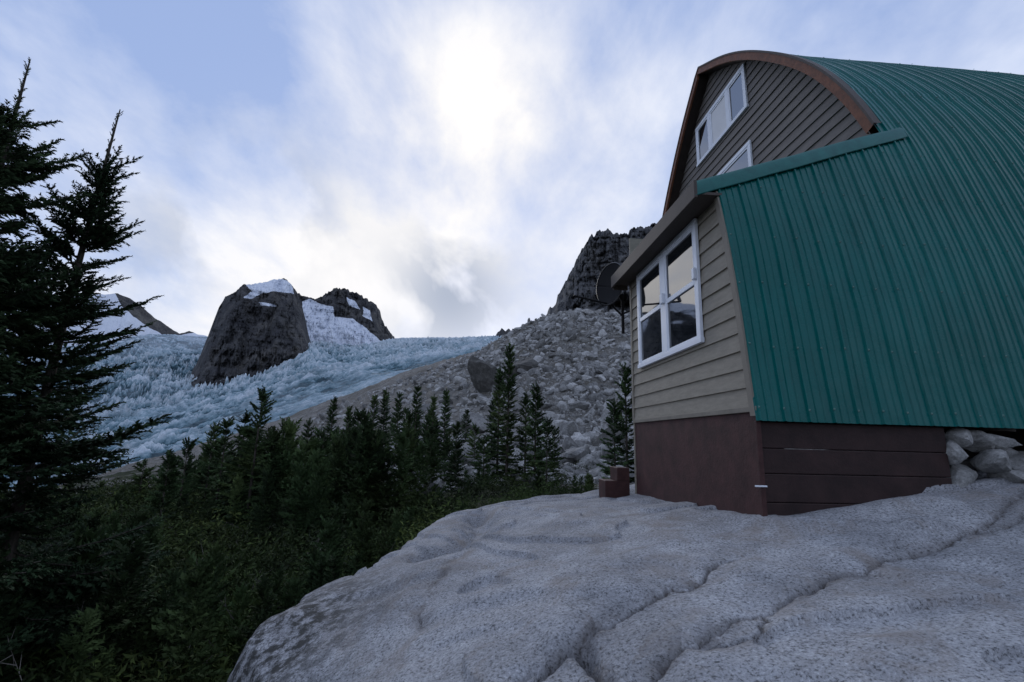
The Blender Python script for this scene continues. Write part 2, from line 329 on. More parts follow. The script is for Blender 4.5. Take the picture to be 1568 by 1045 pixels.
# ------------------------------------------------------------------ GLACIER
gcs=[(300.,curve([(-200,830),(0,800),(80,775),(200,740),(300,712),(450,665),(560,622),(640,596),(730,562),(800,540)])),
     (600.,curve([(-200,760),(0,735),(80,715),(200,680),(280,655),(380,625),(450,605),(560,577),(640,558),(730,540),(800,530)])),
     (1500.,curve([(-200,650),(0,640),(120,625),(200,612),(275,608),(330,592),(370,583),(440,560),(475,537),(540,540),(600,536),(680,532),(765,524),(800,522)])),
     (2700.,curve([(-200,545),(0,535),(120,522),(200,512),(260,513),(300,516),(600,519),(640,518),(700,518),(765,515),(800,514)]))]
az=np.linspace(bearing(-200,700)[0],bearing(800,520)[0],800); r=np.exp(np.linspace(math.log(285),math.log(2800),500))
AZ,R=np.meshgrid(az,r,indexing='ij'); LR=np.log(R)
S=np.zeros_like(R); LK=[math.log(k[0]) for k in gcs]; SK=[k[1](AZ) for k in gcs]
for i in range(3):
    t=np.clip((LR-LK[i])/(LK[i+1]-LK[i]),0,1); m=(LR>=LK[i])|(i==0); S=np.where(m,SK[i]*(1-t)+SK[i+1]*t,S)
X=R*np.sin(AZ);Y=R*np.cos(AZ); Z=S*R
fade=np.clip((2750-R)/500,0.25,1)
zone=np.clip(.35+1.5*(vn(X*.004,Y*.004,71)-.3)+.5*np.clip((R-700)/600,0,1),.3,1.25)
wX=X+22*(vn(X*.02,Y*.02,61)-.5); wY=Y+22*(vn(X*.02,Y*.02,62)-.5)
n1=fbm(wX*.010+wY*.005,wY*.017,4,51,True)-.17; n2=fbm(wX*.030+wY*.02,wY*.06,3,55,True)-.17; n3=fbm(wX*.10,wY*.14,3,59,True)-.17
stp=np.maximum(n2,-.08)
Z+=fade*np.clip(R/900,.35,1.5)*(26*n1+zone*(34*stp+8*n3)+10*fbm(X*.003,Y*.003,2,57))
gl=new_mesh("glacier",np.stack([X,Y,Z],-1),gridfaces(len(az),len(r))[:, ::-1],M_gl,False)
dirt=np.clip(1-(R-300)/150,0,1)*np.clip((AZ-bearing(80,700)[0])*6,0,1); attr(gl,'dirt',dirt)
attr(gl,'snow',np.clip((R-2100)/500,0,1)*.5*(.4+vn(X*.01,Y*.01,3)))
attr(gl,'crev',.50+zone*(1.9*n2+.8*n3)+.9*n1)

# ------------------------------------------------------------------ PEAKS
def massif(name,top,bot,rf,rr_,rb,mt,amp,scale,snow=[],na=340,nf=150,jag=.004,q_pow=.85,seed=0):
    T=curve(top);B=curve(bot); a0=bearing(*min(top))[0]; a1=bearing(*max(top))[0]
    az=np.linspace(a0,a1,na); q=np.r_[np.linspace(0,1,nf),np.linspace(1,2,20)[1:]]
    AZ,Q=np.meshgrid(az,q,indexing='ij')
    tp=T(AZ)+jag*fbm(AZ*scale*6,AZ*0,5,seed)*2; bt=np.minimum(B(AZ),tp)
    f=np.where(Q<=1,np.clip(Q,0,1)**q_pow,1-(Q-1)**1.5)
    S=bt+(tp-bt)*f
    rad=np.where(Q<=1,rf+(rr_-rf)*np.clip(Q,0,1)**1.3,rr_+(rb-rr_)*(Q-1))
    hgt=np.clip((tp-bt)/np.max(tp-bt)*3,0,1)
    rad=rad+hgt*amp*(fbm(AZ*scale,S*scale*.45,6,seed+3,True)*1.6+fbm(AZ*scale*4,S*scale*2,4,seed+7,True)*.6)*np.where(Q<=1,1,1-np.clip(Q-1,0,1))
    V=np.stack([rad*np.sin(AZ),rad*np.cos(AZ),S*rad],-1)
    o=new_mesh(name,V,gridfaces(na,len(q))[:, ::-1],mt,False)
    sn=np.zeros_like(S)
    for P in snow:
        PP=[bearing(*p) for p in P]; ja=.004*(fbm(AZ*90,S*90,4,seed+9)); jb=.004*(fbm(AZ*90+40,S*90,4,seed+12))
        ins=in_poly(AZ+ja,S+jb,PP); sn=np.maximum(sn,ins*1.)
    attr(o,'snow',sn); return o
massif("rock_spire_peak",[(268,612),(280,590),(300,560),(322,505),(335,472),(345,455),(360,448),(375,435),(405,432),(420,427),(435,426),(446,436),(455,449),(463,470),(470,500),(478,535),(484,548)],
 [(268,618),(370,600),(440,575),(475,550),(484,550)],1450,1850,2200,M_peak,95,24,[[(376,436),(425,425),(445,432),(450,450),(420,446),(402,450),(385,458),(372,456),(385,446)],[(395,462),(420,466),(425,470),(400,468)]],seed=3)
massif("snowy_peak",[(430,480),(445,462),(455,450),(468,452),(482,459),(500,449),(520,440),(540,447),(560,457),(577,467),(588,495),(604,519)],
 [(430,560),(480,556),(604,545)],2050,2350,2600,M_peak,90,30,[[(462,462),(475,458),(492,466),(510,470),(512,485),(540,488),(560,502),(578,518),(590,530),(470,545),(466,500)],[(530,455),(545,462),(552,475),(535,468)],[(556,470),(566,476),(570,492),(556,484)]],seed=9,jag=.007)
massif("snow_hill",[(-250,520),(0,470),(100,452),(180,450),(200,458),(215,468),(240,489),(275,512),(290,508),(320,516),(345,525)],
 [(-250,575),(345,560)],2500,2900,3400,M_peak,60,18,[[(-300,400),(100,400),(176,448),(186,470),(206,486),(236,506),(266,522),(266,515),(360,500),(360,600),(-300,600)]],seed=14,jag=.002)
massif("distant_peak",[(752,520),(760,512),(768,503),(774,507),(780,504),(786,512),(795,520)],[(752,530),(795,530)],2200,2350,2500,M_peak,30,30,seed=19,na=60,nf=40)
massif("dark_crag",[(826,490),(848,468),(860,445),(870,424),(883,398),(892,382),(904,362),(915,356),(930,350),(940,358),(950,362),(965,354),(985,348),(1000,342),(1030,331),(1100,318),(1200,340),(1350,430)],
 [(826,500),(1350,520)],330,420,520,M_crag,34,26,[],na=420,seed=23,jag=.010)

# ------------------------------------------------------------------ CONIFERS
def sprig(K,seed,nl=.16,w=.05):
    R_=np.random.default_rng(seed); T=[]
    for i in range(K):
        p=i/K*.95; a=R_.uniform(0,6.28); e=R_.uniform(.8,1.2)*nl
        tip=np.array([p+e*.75,e*math.cos(a),e*math.sin(a)*.7+.02]); bx=np.array([p,0,0]); s=np.array([w,0,0]); 
        q=np.array([0,-math.sin(a),math.cos(a)])*w*.6
        T.append([bx-s-q,bx+s+q,tip])
    return np.array(T)
def stamp(tpl,O,D,L,UP=None):
    D=D/np.linalg.norm(D,axis=1)[:,None]; up=np.tile([0,0,1.],(len(D),1))
    s=np.cross(up,D); s/=np.maximum(np.linalg.norm(s,axis=1),1e-6)[:,None]; u=np.cross(D,s)
    Mx=np.stack([D,s,u],-1)*L[:,None,None]
    return (np.einsum('nij,kj->nki',Mx,tpl.reshape(-1,3))+O[:,None,:]).reshape(-1,3)
def conifer(H,Rb,seed,K=20,wh=.16,node=.08,nb=(5,7),base=.05,twmax=.30,lean=(0,0),sparse=0.,leader=.07,nl=.16,nw=.05,pw=.85,elb=-18,irr=.22):
    R_=np.random.default_rng(seed); O=[];D=[];L=[];bw=[]
    z=base*H
    while z<H*(1-leader):
        f=z/H; env=Rb*(1-f)**pw*(1-irr+irr*math.sin(z*5+seed))+.07*Rb
        for k in range(R_.integers(*nb)):
            if R_.random()<sparse: continue
            a=R_.uniform(0,6.283); Lb=env*R_.uniform(.5,1.1)
            if R_.random()<.10: Lb*=1.3
            el=math.radians(elb+f*62+R_.normal()*7); dirh=np.array([math.cos(a),math.sin(a)]); zb=z+R_.uniform(-.5,.5)*wh
            nn=max(2,int(Lb/node)); ts=(np.arange(nn)+.6)/nn
            px=dirh[None]*(Lb*ts*math.cos(el))[:,None]; pz=zb+Lb*(ts*math.sin(el)+.16*ts**2-.12*ts*(1-ts))
            P=np.c_[px,pz]; ax=np.array([dirh[0]*math.cos(el),dirh[1]*math.cos(el),math.sin(el)+.12]); ax/=np.linalg.norm(ax)
            sd_=np.array([-dirh[1],dirh[0],0])
            tl=np.minimum(.08+Lb*.40*(1-ts)**.8,twmax)*R_.uniform(.7,1.15,nn)
            for sg in (-1,1):
                ang=R_.uniform(.65,1.05,nn); d=ax[None]*np.cos(ang)[:,None]+sg*sd_[None]*np.sin(ang)[:,None]+np.c_[np.zeros(nn),np.zeros(nn),R_.normal(0,.18,nn)]
                m=ts>.12; O.append(P[m]);D.append(d[m]);L.append(tl[m])
            O.append(P);D.append(np.tile(ax,(nn,1))+R_.normal(0,.1,(nn,3)));L.append(np.full(nn,max(node*2.2,.4*twmax)))
            bw.append((zb,a,el,Lb))
        z+=wh*(1-.45*f)*R_.uniform(.8,1.2)
    nt_=int(H*leader*1.6/.045)+6; zt=np.linspace(H*(1-leader*1.6),H*.99,nt_); aa=R_.uniform(0,6.28,nt_)
    O.append(np.c_[np.zeros(nt_),np.zeros(nt_),zt]);D.append(np.c_[np.cos(aa)*.5,np.sin(aa)*.5,np.ones(nt_)]);L.append(np.full(nt_,.30*twmax))
    O=np.concatenate(O);D=np.concatenate(D);L=np.concatenate(L)
    V=stamp(sprig(K,seed,nl,nw),O,D,L); ti=np.repeat(R_.random(len(O)),K*3)
    fz=V[:,2]/H; V[:,0]+=lean[0]*fz**2; V[:,1]+=lean[1]*fz**2
    return V,ti,bw
def tri_mesh(name,V,ti,mt,parent=None):
    o=new_mesh(name,V,np.arange(len(V)).reshape(-1,3),mt,False,parent); attr(o,'tint',ti); return o
def trunk_mesh(H,r0,lean,bw,branch=True,seg=9):
    Vs=[];Fs=[];o=0
    def tube(P,r):
        nonlocal o
        P=np.array(P);n_=len(P);k=seg if r[0]>.03 else 4
        a=np.arange(k)*6.2832/k; t=P[-1]-P[0]; t=t/np.linalg.norm(t); ref=np.array([1,0,0]) if abs(t[2])>.8 else np.array([0,0,1.]); s=np.cross(t,ref);s/=np.linalg.norm(s);u=np.cross(t,s)
        V=P[:,None]+(np.cos(a)[None,:,None]*s+np.sin(a)[None,:,None]*u)*np.array(r)[:,None,None]
        for i in range(n_-1):
            for j in range(k): Fs.append([o+i*k+j,o+i*k+(j+1)%k,o+(i+1)*k+(j+1)%k,o+(i+1)*k+j])
        Vs.append(V.reshape(-1,3)); o+=n_*k
    f=np.linspace(0,1,14); tube(np.c_[lean[0]*f**2,lean[1]*f**2,f*H-.0],r0*(1-f)**.8+.006)
    if branch:
        for zb,a,el,Lb in bw:
            t=np.linspace(0,.85,4); f0=zb/H
            tube(np.c_[lean[0]*f0**2+math.cos(a)*Lb*t*math.cos(el),lean[1]*f0**2+math.sin(a)*Lb*t*math.cos(el),zb+Lb*(t*math.sin(el)+.16*t**2-.12*t*(1-t))],.012*Lb*(1-t)+.004)
    return np.concatenate(Vs),np.array(Fs)
def fir_tree(px,py_top,r_,Rb,seed,mt=None,**k):
    a,s=bearing(px,py_top); x,y=r_*math.sin(a),r_*math.cos(a)
    zb=float(gz(np.array([x]),np.array([y]))[0])-.1
    H=s*r_-zb; lean=k.pop('lean',(0,0)); tr=k.pop('tr',.022)
    V,ti,bw=conifer(H,Rb,seed,lean=lean,**k)
    off=np.array([x-lean[0],y-lean[1],zb]); e=empty("fir_tree",tuple(off))
    tri_mesh("crown",V+off,ti,mt or M_fir,e); TV,TF=trunk_mesh(H,H*tr,lean,bw,branch=Rb>1.15); new_mesh("trunk",TV+off,TF,M_bark,True,e)
    return e
nk=dict(mt=M_fird,twmax=.27,base=.03,nl=.23,nw=.092,tr=.010,irr=.25)
fir_tree(46,92,7.0,1.60,101,K=14,wh=.145,node=.060,sparse=.06,leader=.12,lean=(.05,.0),pw=.72,**nk)
fir_tree(184,168,7.6,1.46,102,K=14,wh=.150,node=.060,sparse=.08,leader=.13,lean=(.16,.05),pw=.78,**nk)
fir_tree(-60,330,6.6,1.35,103,K=11,wh=.17,node=.08,sparse=.1,pw=.8,**nk)
for i,(x,yt,r_,Rb) in enumerate([(781,526,24,.95),(766,560,25,.88),(821,584,24,.95),(806,600,26,.75),(957,556,17,.7),(940,612,20,.6),(404,592,20,1.1),(378,628,21,1.0),(640,588,34,1.0),(592,594,40,1.0),(684,595,40,.75),(512,606,36,.9),(222,704,30,.9),(330,650,28,1.1),(497,660,24,.9),(655,638,30,.9),(700,646,26,.7),(742,668,24,.75),(560,630,26,1.),(440,640,24,1.1),(612,600,36,.9),(665,604,38,.7),(838,640,22,.65),(575,604,38,.9),(290,672,26,.9),(475,640,30,.9),(350,640,24,.8),(535,622,32,.8),(715,626,45,1.),(850,655,30,.7),(262,690,22,.8),(628,630,28,.9),(728,650,34,.9),(755,610,36,.8)]):
    fir_tree(x,yt,r_,Rb,200+i,K=7,wh=.24,node=.12,twmax=.36,nb=(5,8),base=.04,sparse=.10,tr=.011,nl=.40,nw=.155,leader=.06,pw=.82)
# thicket of small firs (one mesh)
tpl=[]
for s in range(7):
    V,ti,_=conifer(4.,.95+.07*s,300+s,K=6,wh=.27,node=.17,twmax=.40,nb=(5,7),base=.03,sparse=.12,nl=.40,nw=.155,leader=.06,pw=.82,irr=.25); tpl.append((V/4,ti))
tops=curve([(-300,780),(0,765),(100,760),(200,742),(300,712),(350,672),(420,662),(500,680),(560,640),(640,632),(690,680),(730,722),(860,738),(960,738)])
Vs=[];Ts=[]
cnt=0
xs=R_.uniform(-120,940,1300); rr=np.exp(R_.uniform(math.log(6.5),math.log(60),1300))
for x_,r_ in zip(xs,rr):
    a,_=bearing(x_,800); x,y=r_*math.sin(a),r_*math.cos(a)
    if slab_sd(np.array([x]),np.array([y]))[0]<.5: continue
    if x_>560 and r_>20 and R_.random()<.45: continue
    if float(vn(np.array(x*.25),np.array(y*.25),44))<.36: continue
    zb=float(gz(np.array([x]),np.array([y]))[0]); zt=float(tops(a)+R_.uniform(-.06,.03))*r_
    h=min(zt-zb,(.8+4.2*R_.random()**1.5) if r_>14 else R_.uniform(.5,1.7))
    if h<.45 or cnt>390: continue
    if x_>700 and r_>30: continue
    V,ti=tpl[cnt%7]; c_,s_=math.cos(x_),math.sin(x_); w=h*R_.uniform(.7,1.1)
    Q=np.c_[(V[:,0]*c_-V[:,1]*s_)*w+x,(V[:,0]*s_+V[:,1]*c_)*w+y,V[:,2]*h+zb-.05]; Vs.append(Q); Ts.append(np.clip(ti*.5+R_.uniform(-.25,.6),0,1)); cnt+=1
tri_mesh("fir_thicket",np.concatenate(Vs),np.concatenate(Ts),M_fir)
# shrubs
def bush_tpl(seed,n_=320):
    R2=np.random.default_rng(seed); c=R2.normal(size=(12,3))*np.array([.38,.38,.2])+np.array([0,0,.42]); P=c[R2.integers(0,12,n_)]+R2.normal(size=(n_,3))*.12
    P[:,2]=np.abs(P[:,2]); d=R2.normal(size=(n_,3)); d/=np.linalg.norm(d,axis=1)[:,None]; e=np.cross(d,R2.normal(size=(n_,3))); e/=np.linalg.norm(e,axis=1)[:,None]
    s=R2.uniform(.04,.08,n_)[:,None]
    T=np.stack([P-d*s,P+e*s*.55,P+d*s*1.1],1).reshape(-1,3); return T,np.repeat(R2.random(n_),3)
bt=[bush_tpl(i) for i in range(5)]
Vs=[];Ts=[];k=0
nB=2600
xs=R_.uniform(-80,900,nB); rr=np.exp(R_.uniform(math.log(4.6),math.log(45),nB))
P=np.array([(rr[i]*math.sin(bearing(xs[i],850)[0]),rr[i]*math.cos(bearing(xs[i],850)[0])) for i in range(nB)]); Zg=gz(P[:,0],P[:,1]); SD=slab_sd(P[:,0],P[:,1])
for i in range(nB):
    if SD[i]<.35 or k>780: continue
    if xs[i]>580 and rr[i]>20 and i%4: continue
    V,ti=bt[k%5]; s=R_.uniform(.35,1.)*(.7+rr[i]/25); s=min(s,1.8)
    if xs[i]>700: s*=.7
    c_,s_=math.cos(i),math.sin(i); near_edge=(.25 if (SD[i]<3.5 and rr[i]>6.5) else -.15)
    Vs.append(np.c_[(V[:,0]*c_-V[:,1]*s_)*s+P[i,0],(V[:,0]*s_+V[:,1]*c_)*s+P[i,1],V[:,2]*s*.95+Zg[i]-.08]); Ts.append(np.clip(ti*.6+R_.uniform(-.3,.35)+near_edge,0,1)); k+=1
tri_mesh("alpine_shrubs",np.concatenate(Vs),np.concatenate(Ts),M_bush)
# dead twigs & deadfall
Vs=[];Ts=[]
for i in range(110):
    x_=R_.uniform(-60,560); r_=math.exp(R_.uniform(math.log(4.8),math.log(22))); a,_=bearing(x_,850); x,y=r_*math.sin(a),r_*math.cos(a)
    if slab_sd(np.array([x]),np.array([y]))[0]<.6: continue
    z=float(gz(np.array([x]),np.array([y]))[0]); P0=np.array([x,y,z+.1]); dr=R_.normal(size=3); dr[2]=abs(dr[2])*.7+.15; dr/=np.linalg.norm(dr); L_=R_.uniform(.4,1.3); w=R_.uniform(.006,.015)
    segs=[(P0,dr,L_,w)]
    for j in range(12):
        q_=P0+dr*L_*R_.uniform(.2,.95); d2=dr+R_.normal(size=3)*.9; d2/=np.linalg.norm(d2); segs.append((q_,d2,L_*R_.uniform(.1,.35),w*.5))
    tt=R_.random()
    for (p_,d_,l_,w_) in segs:
        s_=np.cross(d_,[.3,.2,.9]); s_/=np.linalg.norm(s_)+1e-9; u_=np.cross(d_,s_); e_=p_+d_*l_
        for ang in (0,2.09,4.19):
            o1=(math.cos(ang)*s_+math.sin(ang)*u_)*w_; o2=(math.cos(ang+2.09)*s_+math.sin(ang+2.09)*u_)*w_
            Vs.append(np.array([p_+o1,p_+o2,e_])); Ts.append(np.full(3,tt))
tri_mesh("dead_branches",np.concatenate(Vs),np.concatenate(Ts),M_dead)

# ------------------------------------------------------------------ HUT
PH=math.radians(4.2); OX,OY=2.52,5.0
Av=np.array([math.cos(PH),math.sin(PH)]); Bv=np.array([-math.sin(PH),math.cos(PH)])
def HW(s,t,z):
    s,t,z=np.broadcast_arrays(np.asarray(s,float),np.asarray(t,float),np.asarray(z,float))
    return np.stack([OX+s*Av[0]+t*Bv[0],OY+s*Av[1]+t*Bv[1],z],-1)
hut=empty("mountain_hut",(OX,OY,-.7))
near=[(-.03,.25),(.05,.8),(.14,1.5),(.28,2.3),(.48,3.13),(.66,3.8),(.87,4.45),(1.28,5.34),(1.85,6.25),(2.6,7.14),(3.55,8.07),(4.5,8.81),(5.7,9.53)]
far=[(5.7,9.53),(6.9,8.4),(8.15,6.88),(9.2,5.2),(10.0,3.4),(10.45,1.5),(10.55,.25)]
def cat(P,k=8):
    P=np.array(P); Q=np.vstack([2*P[0]-P[1],P,2*P[-1]-P[-2]]); out=[]
    for i in range(1,len(Q)-2):
        for t in np.arange(k)/k:
            a,b_,c,d=Q[i-1:i+3]; out.append(.5*((2*b_)+(-a+c)*t+(2*a-5*b_+4*c-d)*t*t+(-a+3*b_-3*c+d)*t**3))
    out.append(P[-1]); return np.array(out)
NP=cat(near); FP=cat(far)
tn=lambda z: np.interp(z,NP[:,1],NP[:,0]); tf=lambda z: np.interp(z,FP[::-1,1],FP[::-1,0])
def normals(P):
    d=np.gradient(P,axis=0); nn=np.c_[-d[:,1],d[:,0]]; return nn/np.linalg.norm(nn,axis=1)[:,None]
def ribs(s0,s1,per=.27):
    br=[(0,0),(.012,.026),(.028,.026),(.040,0),(.098,0),(.106,.012),(.116,.012),(.124,0),(.183,0),(.191,.012),(.201,.012),(.209,0)]
    S=[];Hh=[]; k0=int(math.floor(s0/per))
    for k in range(k0,int(s1/per)+2):
        for a,h in br:
            s=k*per+a
            if s0<=s<=s1: S.append(s);Hh.append(h)
    S=[s0]+S+[s1];Hh=[0]+Hh+[0]; return np.array(S),np.array(Hh)
SHs0,SHz0,SHs1,SHz1=-.28,3.13,2.85,4.38
zfl=lambda s: SHz0+(s-SHs0)*(SHz1-SHz0)/(SHs1-SHs0)
def sheet(name,P,s0,s1,top=None,outs=1):
    S,Hh=ribs(s0,s1); nn=normals(P)*outs
    if top is None:
        T=np.tile(P[:,0],(len(S),1));Z=np.tile(P[:,1],(len(S),1));NT=np.tile(nn[:,0],(len(S),1));NZ=np.tile(nn[:,1],(len(S),1))
    else:
        f=np.linspace(0,1,40); arc=np.r_[0,np.cumsum(np.hypot(*np.diff(P,axis=0).T))]
        T=[];Z=[];NT=[];NZ=[]
        for s in S:
            am=np.interp(top(s),P[:,1],arc); q=f*am; T.append(np.interp(q,arc,P[:,0]));Z.append(np.interp(q,arc,P[:,1]));NT.append(np.interp(q,arc,nn[:,0]));NZ.append(np.interp(q,arc,nn[:,1]))
        T,Z,NT,NZ=map(np.array,(T,Z,NT,NZ))
    SS=np.tile(S[:,None],(1,T.shape[1])); h=Hh[:,None]+.014*(Z>5.42)+.014*(vn(SS*1.3,Z*1.1,5)-.5)+.008*(vn(SS*7,Z*2,6)-.5)
    SS=SS+.006*(vn(SS*3,Z*1.5,9)-.5)
    V=HW(SS,T+NT*h,Z+NZ*h)
    return new_mesh(name,V,gridfaces(len(S),T.shape[1])[:, ::-1],M_green,True,hut,25)
sheet("annex_metal_side",NP,-.02,2.60,top=lambda s:zfl(s)-.02)
sheet("metal_roof_near",NP,2.60,13.)
sheet("metal_roof_far",FP,2.60,13.)
def quadstrip(name,rows,mt,sharp=30):
    V=np.stack(rows,0); return new_mesh(name,V,gridfaces(V.shape[0],V.shape[1]),mt,True,hut,sharp)
def box(name,s0,s1,t0,t1,z0,z1,mt,bev=.006,parent=hut):
    c=[(s,t,z) for s in (s0,s1) for t in (t0,t1) for z in (z0,z1)]
    V=np.array([HW(*q) for q in c]); Fq=[(0,1,3,2),(4,6,7,5),(0,4,5,1),(2,3,7,6),(0,2,6,4),(1,5,7,3)]
    o=new_mesh(name,V,np.array(Fq),mt,False,parent)
    if bev:
        m=o.modifiers.new("bevel",'BEVEL'); m.width=bev; m.segments=2
    return o
# screws
Vs=[];Fs=[];o=0
nn=normals(NP)
for zr in (.36,1.05,1.75,2.45,3.15,3.85,4.6,5.35,5.55,6.3,7.0,7.6):
    i=np.argmin(abs(NP[:,1]-zr)); n_=nn[i]
    for k in range(0,48):
        s=k*.27+.020
        if s<2.6 and zr>zfl(s)-.1: continue
        s+=rng.normal()*.002; c=np.array([NP[i,0]+n_[0]*.031,NP[i,1]+n_[1]*.031+rng.normal()*.012])
        w=.011; td=np.array([n_[1],-n_[0]])*w
        q=[(s-w,c[0]-td[0],c[1]-td[1]),(s+w,c[0]-td[0],c[1]-td[1]),(s+w,c[0]+td[0],c[1]+td[1]),(s-w,c[0]+td[0],c[1]+td[1])]
        ap=(s,c[0]+n_[0]*.012,c[1]+n_[1]*.012)
        V=np.array([HW(*a) for a in q]+[HW(*ap)]); Vs.append(V); Fs+= [[o+a,o+(a+1)%4,o+4] for a in range(4)]; o+=5
new_mesh("roofing_screws",np.concatenate(Vs),np.array(Fs),M_screw,False,hut)
# flashing between side sheet and shed roof
S=np.linspace(SHs0-.03,SHs1+.1,60); rows=[]
wob=.02*(vn(S*2.5,S*0,4)-.5)
for dz,off in ((-.17,.034),(-.16,.042),(.0,.046),(.05,.02)):
    z=zfl(S)+dz+wob; rows.append(HW(S,tn(z)-off+wob*.5,z))
z=zfl(S)+.055; rows.append(HW(S,tn(z)+.12,z+.01)); quadstrip("roof_edge_flashing",rows,M_flash)
def prism(name,pts_s,t0f,t1,mt):
    P=np.array(pts_s); nP=len(P); V=[HW(s,t0f(z) if callable(t0f) else t0f,z) for s,z in P]+[HW(s,t1,z) for s,z in P]
    me=bpy.data.meshes.new(name); fs=[tuple(range(nP)),tuple(range(2*nP-1,nP-1,-1))]+[(i,i+nP,(i+1)%nP+nP,(i+1)%nP) for i in range(nP)]
    me.from_pydata([tuple(v) for v in V],[],fs); me.materials.append(mt); o=bpy.data.objects.new(name,me); scene.collection.objects.link(o); attach(o,hut); return o
prism("shed_roof",[(SHs0,3.03),(SHs0,3.15),(SHs1-.02,4.41),(SHs1-.02,4.27)],lambda z:float(tn(z))+.01,4.02,M_flash)
box("eave_fascia",-.325,-.285,.40,4.04,2.93,3.165,M_fascia,.01)
box("eave_soffit",-.283,.03,.42,4.0,2.985,3.02,M_fascia,.0)
box("eave_end_cap",-.283,-.0,4.01,4.05,2.90,3.10,M_fascia,.004)
def siding(name,s_f,z0,z1,ta,tb,mt,step=.2,proud=.018):
    Vs=[];Fs=[];o=0; z=z0
    while z<z1-.01:
        zt=min(z+step,z1); zs=np.linspace(z,zt,5)
        jj=rng.normal()*.0015
        for i in range(4):
            a,b_=zs[i],zs[i+1]; fa=proud*(1-(a-z)/step)+jj;fb=proud*(1-(b_-z)/step)+jj
            V=[HW(s_f-fa,ta(a),a),HW(s_f-fa,tb(a),a),HW(s_f-fb,tb(b_),b_),HW(s_f-fb,ta(b_),b_)]; Vs+=V; Fs.append([o,o+1,o+2,o+3]);o+=4
        V=[HW(s_f+.01,ta(z),z),HW(s_f+.01,tb(z),z),HW(s_f-proud-jj,tb(z),z),HW(s_f-proud-jj,ta(z),z)]; Vs+=V;Fs.append([o,o+1,o+2,o+3]);o+=4
        z+=step
    return new_mesh(name,np.array(Vs),np.array(Fs),mt,False,hut)
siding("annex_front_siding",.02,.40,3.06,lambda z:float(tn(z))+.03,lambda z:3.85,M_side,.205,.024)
siding("gable_siding_shaded",2.87,3.0,9.45,lambda z:float(tn(z))+.02,lambda z:float(tf(z))-.02,M_gside_shade,.2,.026)
def wallpoly(name,s,P,mt):
    me=bpy.data.meshes.new(name); me.from_pydata([tuple(HW(s,t,z)) for t,z in P],[],[tuple(range(len(P)))]); me.materials.append(mt); o=bpy.data.objects.new(name,me); scene.collection.objects.link(o); attach(o,hut)
wallpoly("gable_wall_core",2.885,[(a,b_) for a,b_ in NP[::4]+np.array([.03,-.03])]+[(a-.03,b_-.03) for a,b_ in FP[1::4]],M_gside_shade)
wallpoly("rear_gable_wall",12.9,[(a,b_) for a,b_ in NP[::4]]+[(a,b_) for a,b_ in FP[1::4]],M_gside_shade)
zc=np.linspace(.30,3.06,24); rows=[HW(.03,tn(zc)-.005,zc),HW(-.022,tn(zc)-.005,zc),HW(-.022,tn(zc)+.085,zc),HW(.0,tn(zc)+.085,zc)]
quadstrip("corner_board",rows,M_trim)
box("sill_board",-.012,.03,-.02,3.86,.345,.40,M_trim,.004)
box("annex_far_wall",.0,2.8,3.83,3.87,-1.2,3.9,M_side,0)
box("annex_far_corner_board",-.012,.09,3.80,3.885,.40,3.0,M_trim,.004)
box("foundation_front",.02,.06,.02,3.84,-1.4,.343,M_found,.004)
for i,(a,b_) in enumerate(((-.02,.245),(-.27,-.025),(-.55,-.275),(-.95,-.555),(-1.4,-.955))):
    box("foundation_board_%d"%i,.04,2.1,.035-.0*i,.062+.004*(i%2),a,b_,M_boards,.008)
box("foundation_corner_post",.0,.05,.0,.034,-1.4,.25,M_found,.004)
box("foundation_post",2.0,2.13,.18,.32,-1.2,.3,M_boards,.008)
box("underfloor_shade_sheet",2.1,12.9,1.0,1.05,-1.2,.6,M_soffit,0)  # dark sheet whose colour stands in for shade in the open recess
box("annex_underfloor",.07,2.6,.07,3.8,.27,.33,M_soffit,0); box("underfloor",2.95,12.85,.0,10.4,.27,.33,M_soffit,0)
box("steps",-.50,-.05,4.0,4.45,-1.15,-.68,M_found,.01); box("steps_upper",-.28,-.05,4.0,4.45,-.68,-.45,M_found,.01)
box("pipe_bracket",-.07,.05,-.03,-.01,-.40,-.385,M_white,.002)
# gable rake + soffit (only above the flashing)
m1=NP[:,1]>4.38
P=np.vstack([NP[m1],FP[1:]]); nn=np.vstack([normals(NP)[m1],normals(FP)[1:]])
o1=P+nn*.05; i1=P-nn*.11
q=lambda s,A_:HW(s,A_[:,0],A_[:,1])
quadstrip("arch_rake_board",[q(2.60,o1),q(2.545,o1),q(2.545,i1),q(2.60,i1)],M_wood)
quadstrip("arch_drip_edge",[q(2.64,P+nn*.066),q(2.53,P+nn*.066),q(2.53,P+nn*.03)],M_fascia)
quadstrip("arch_soffit",[q(2.60,P-nn*.10),q(2.86,P-nn*.10)],M_soffit)
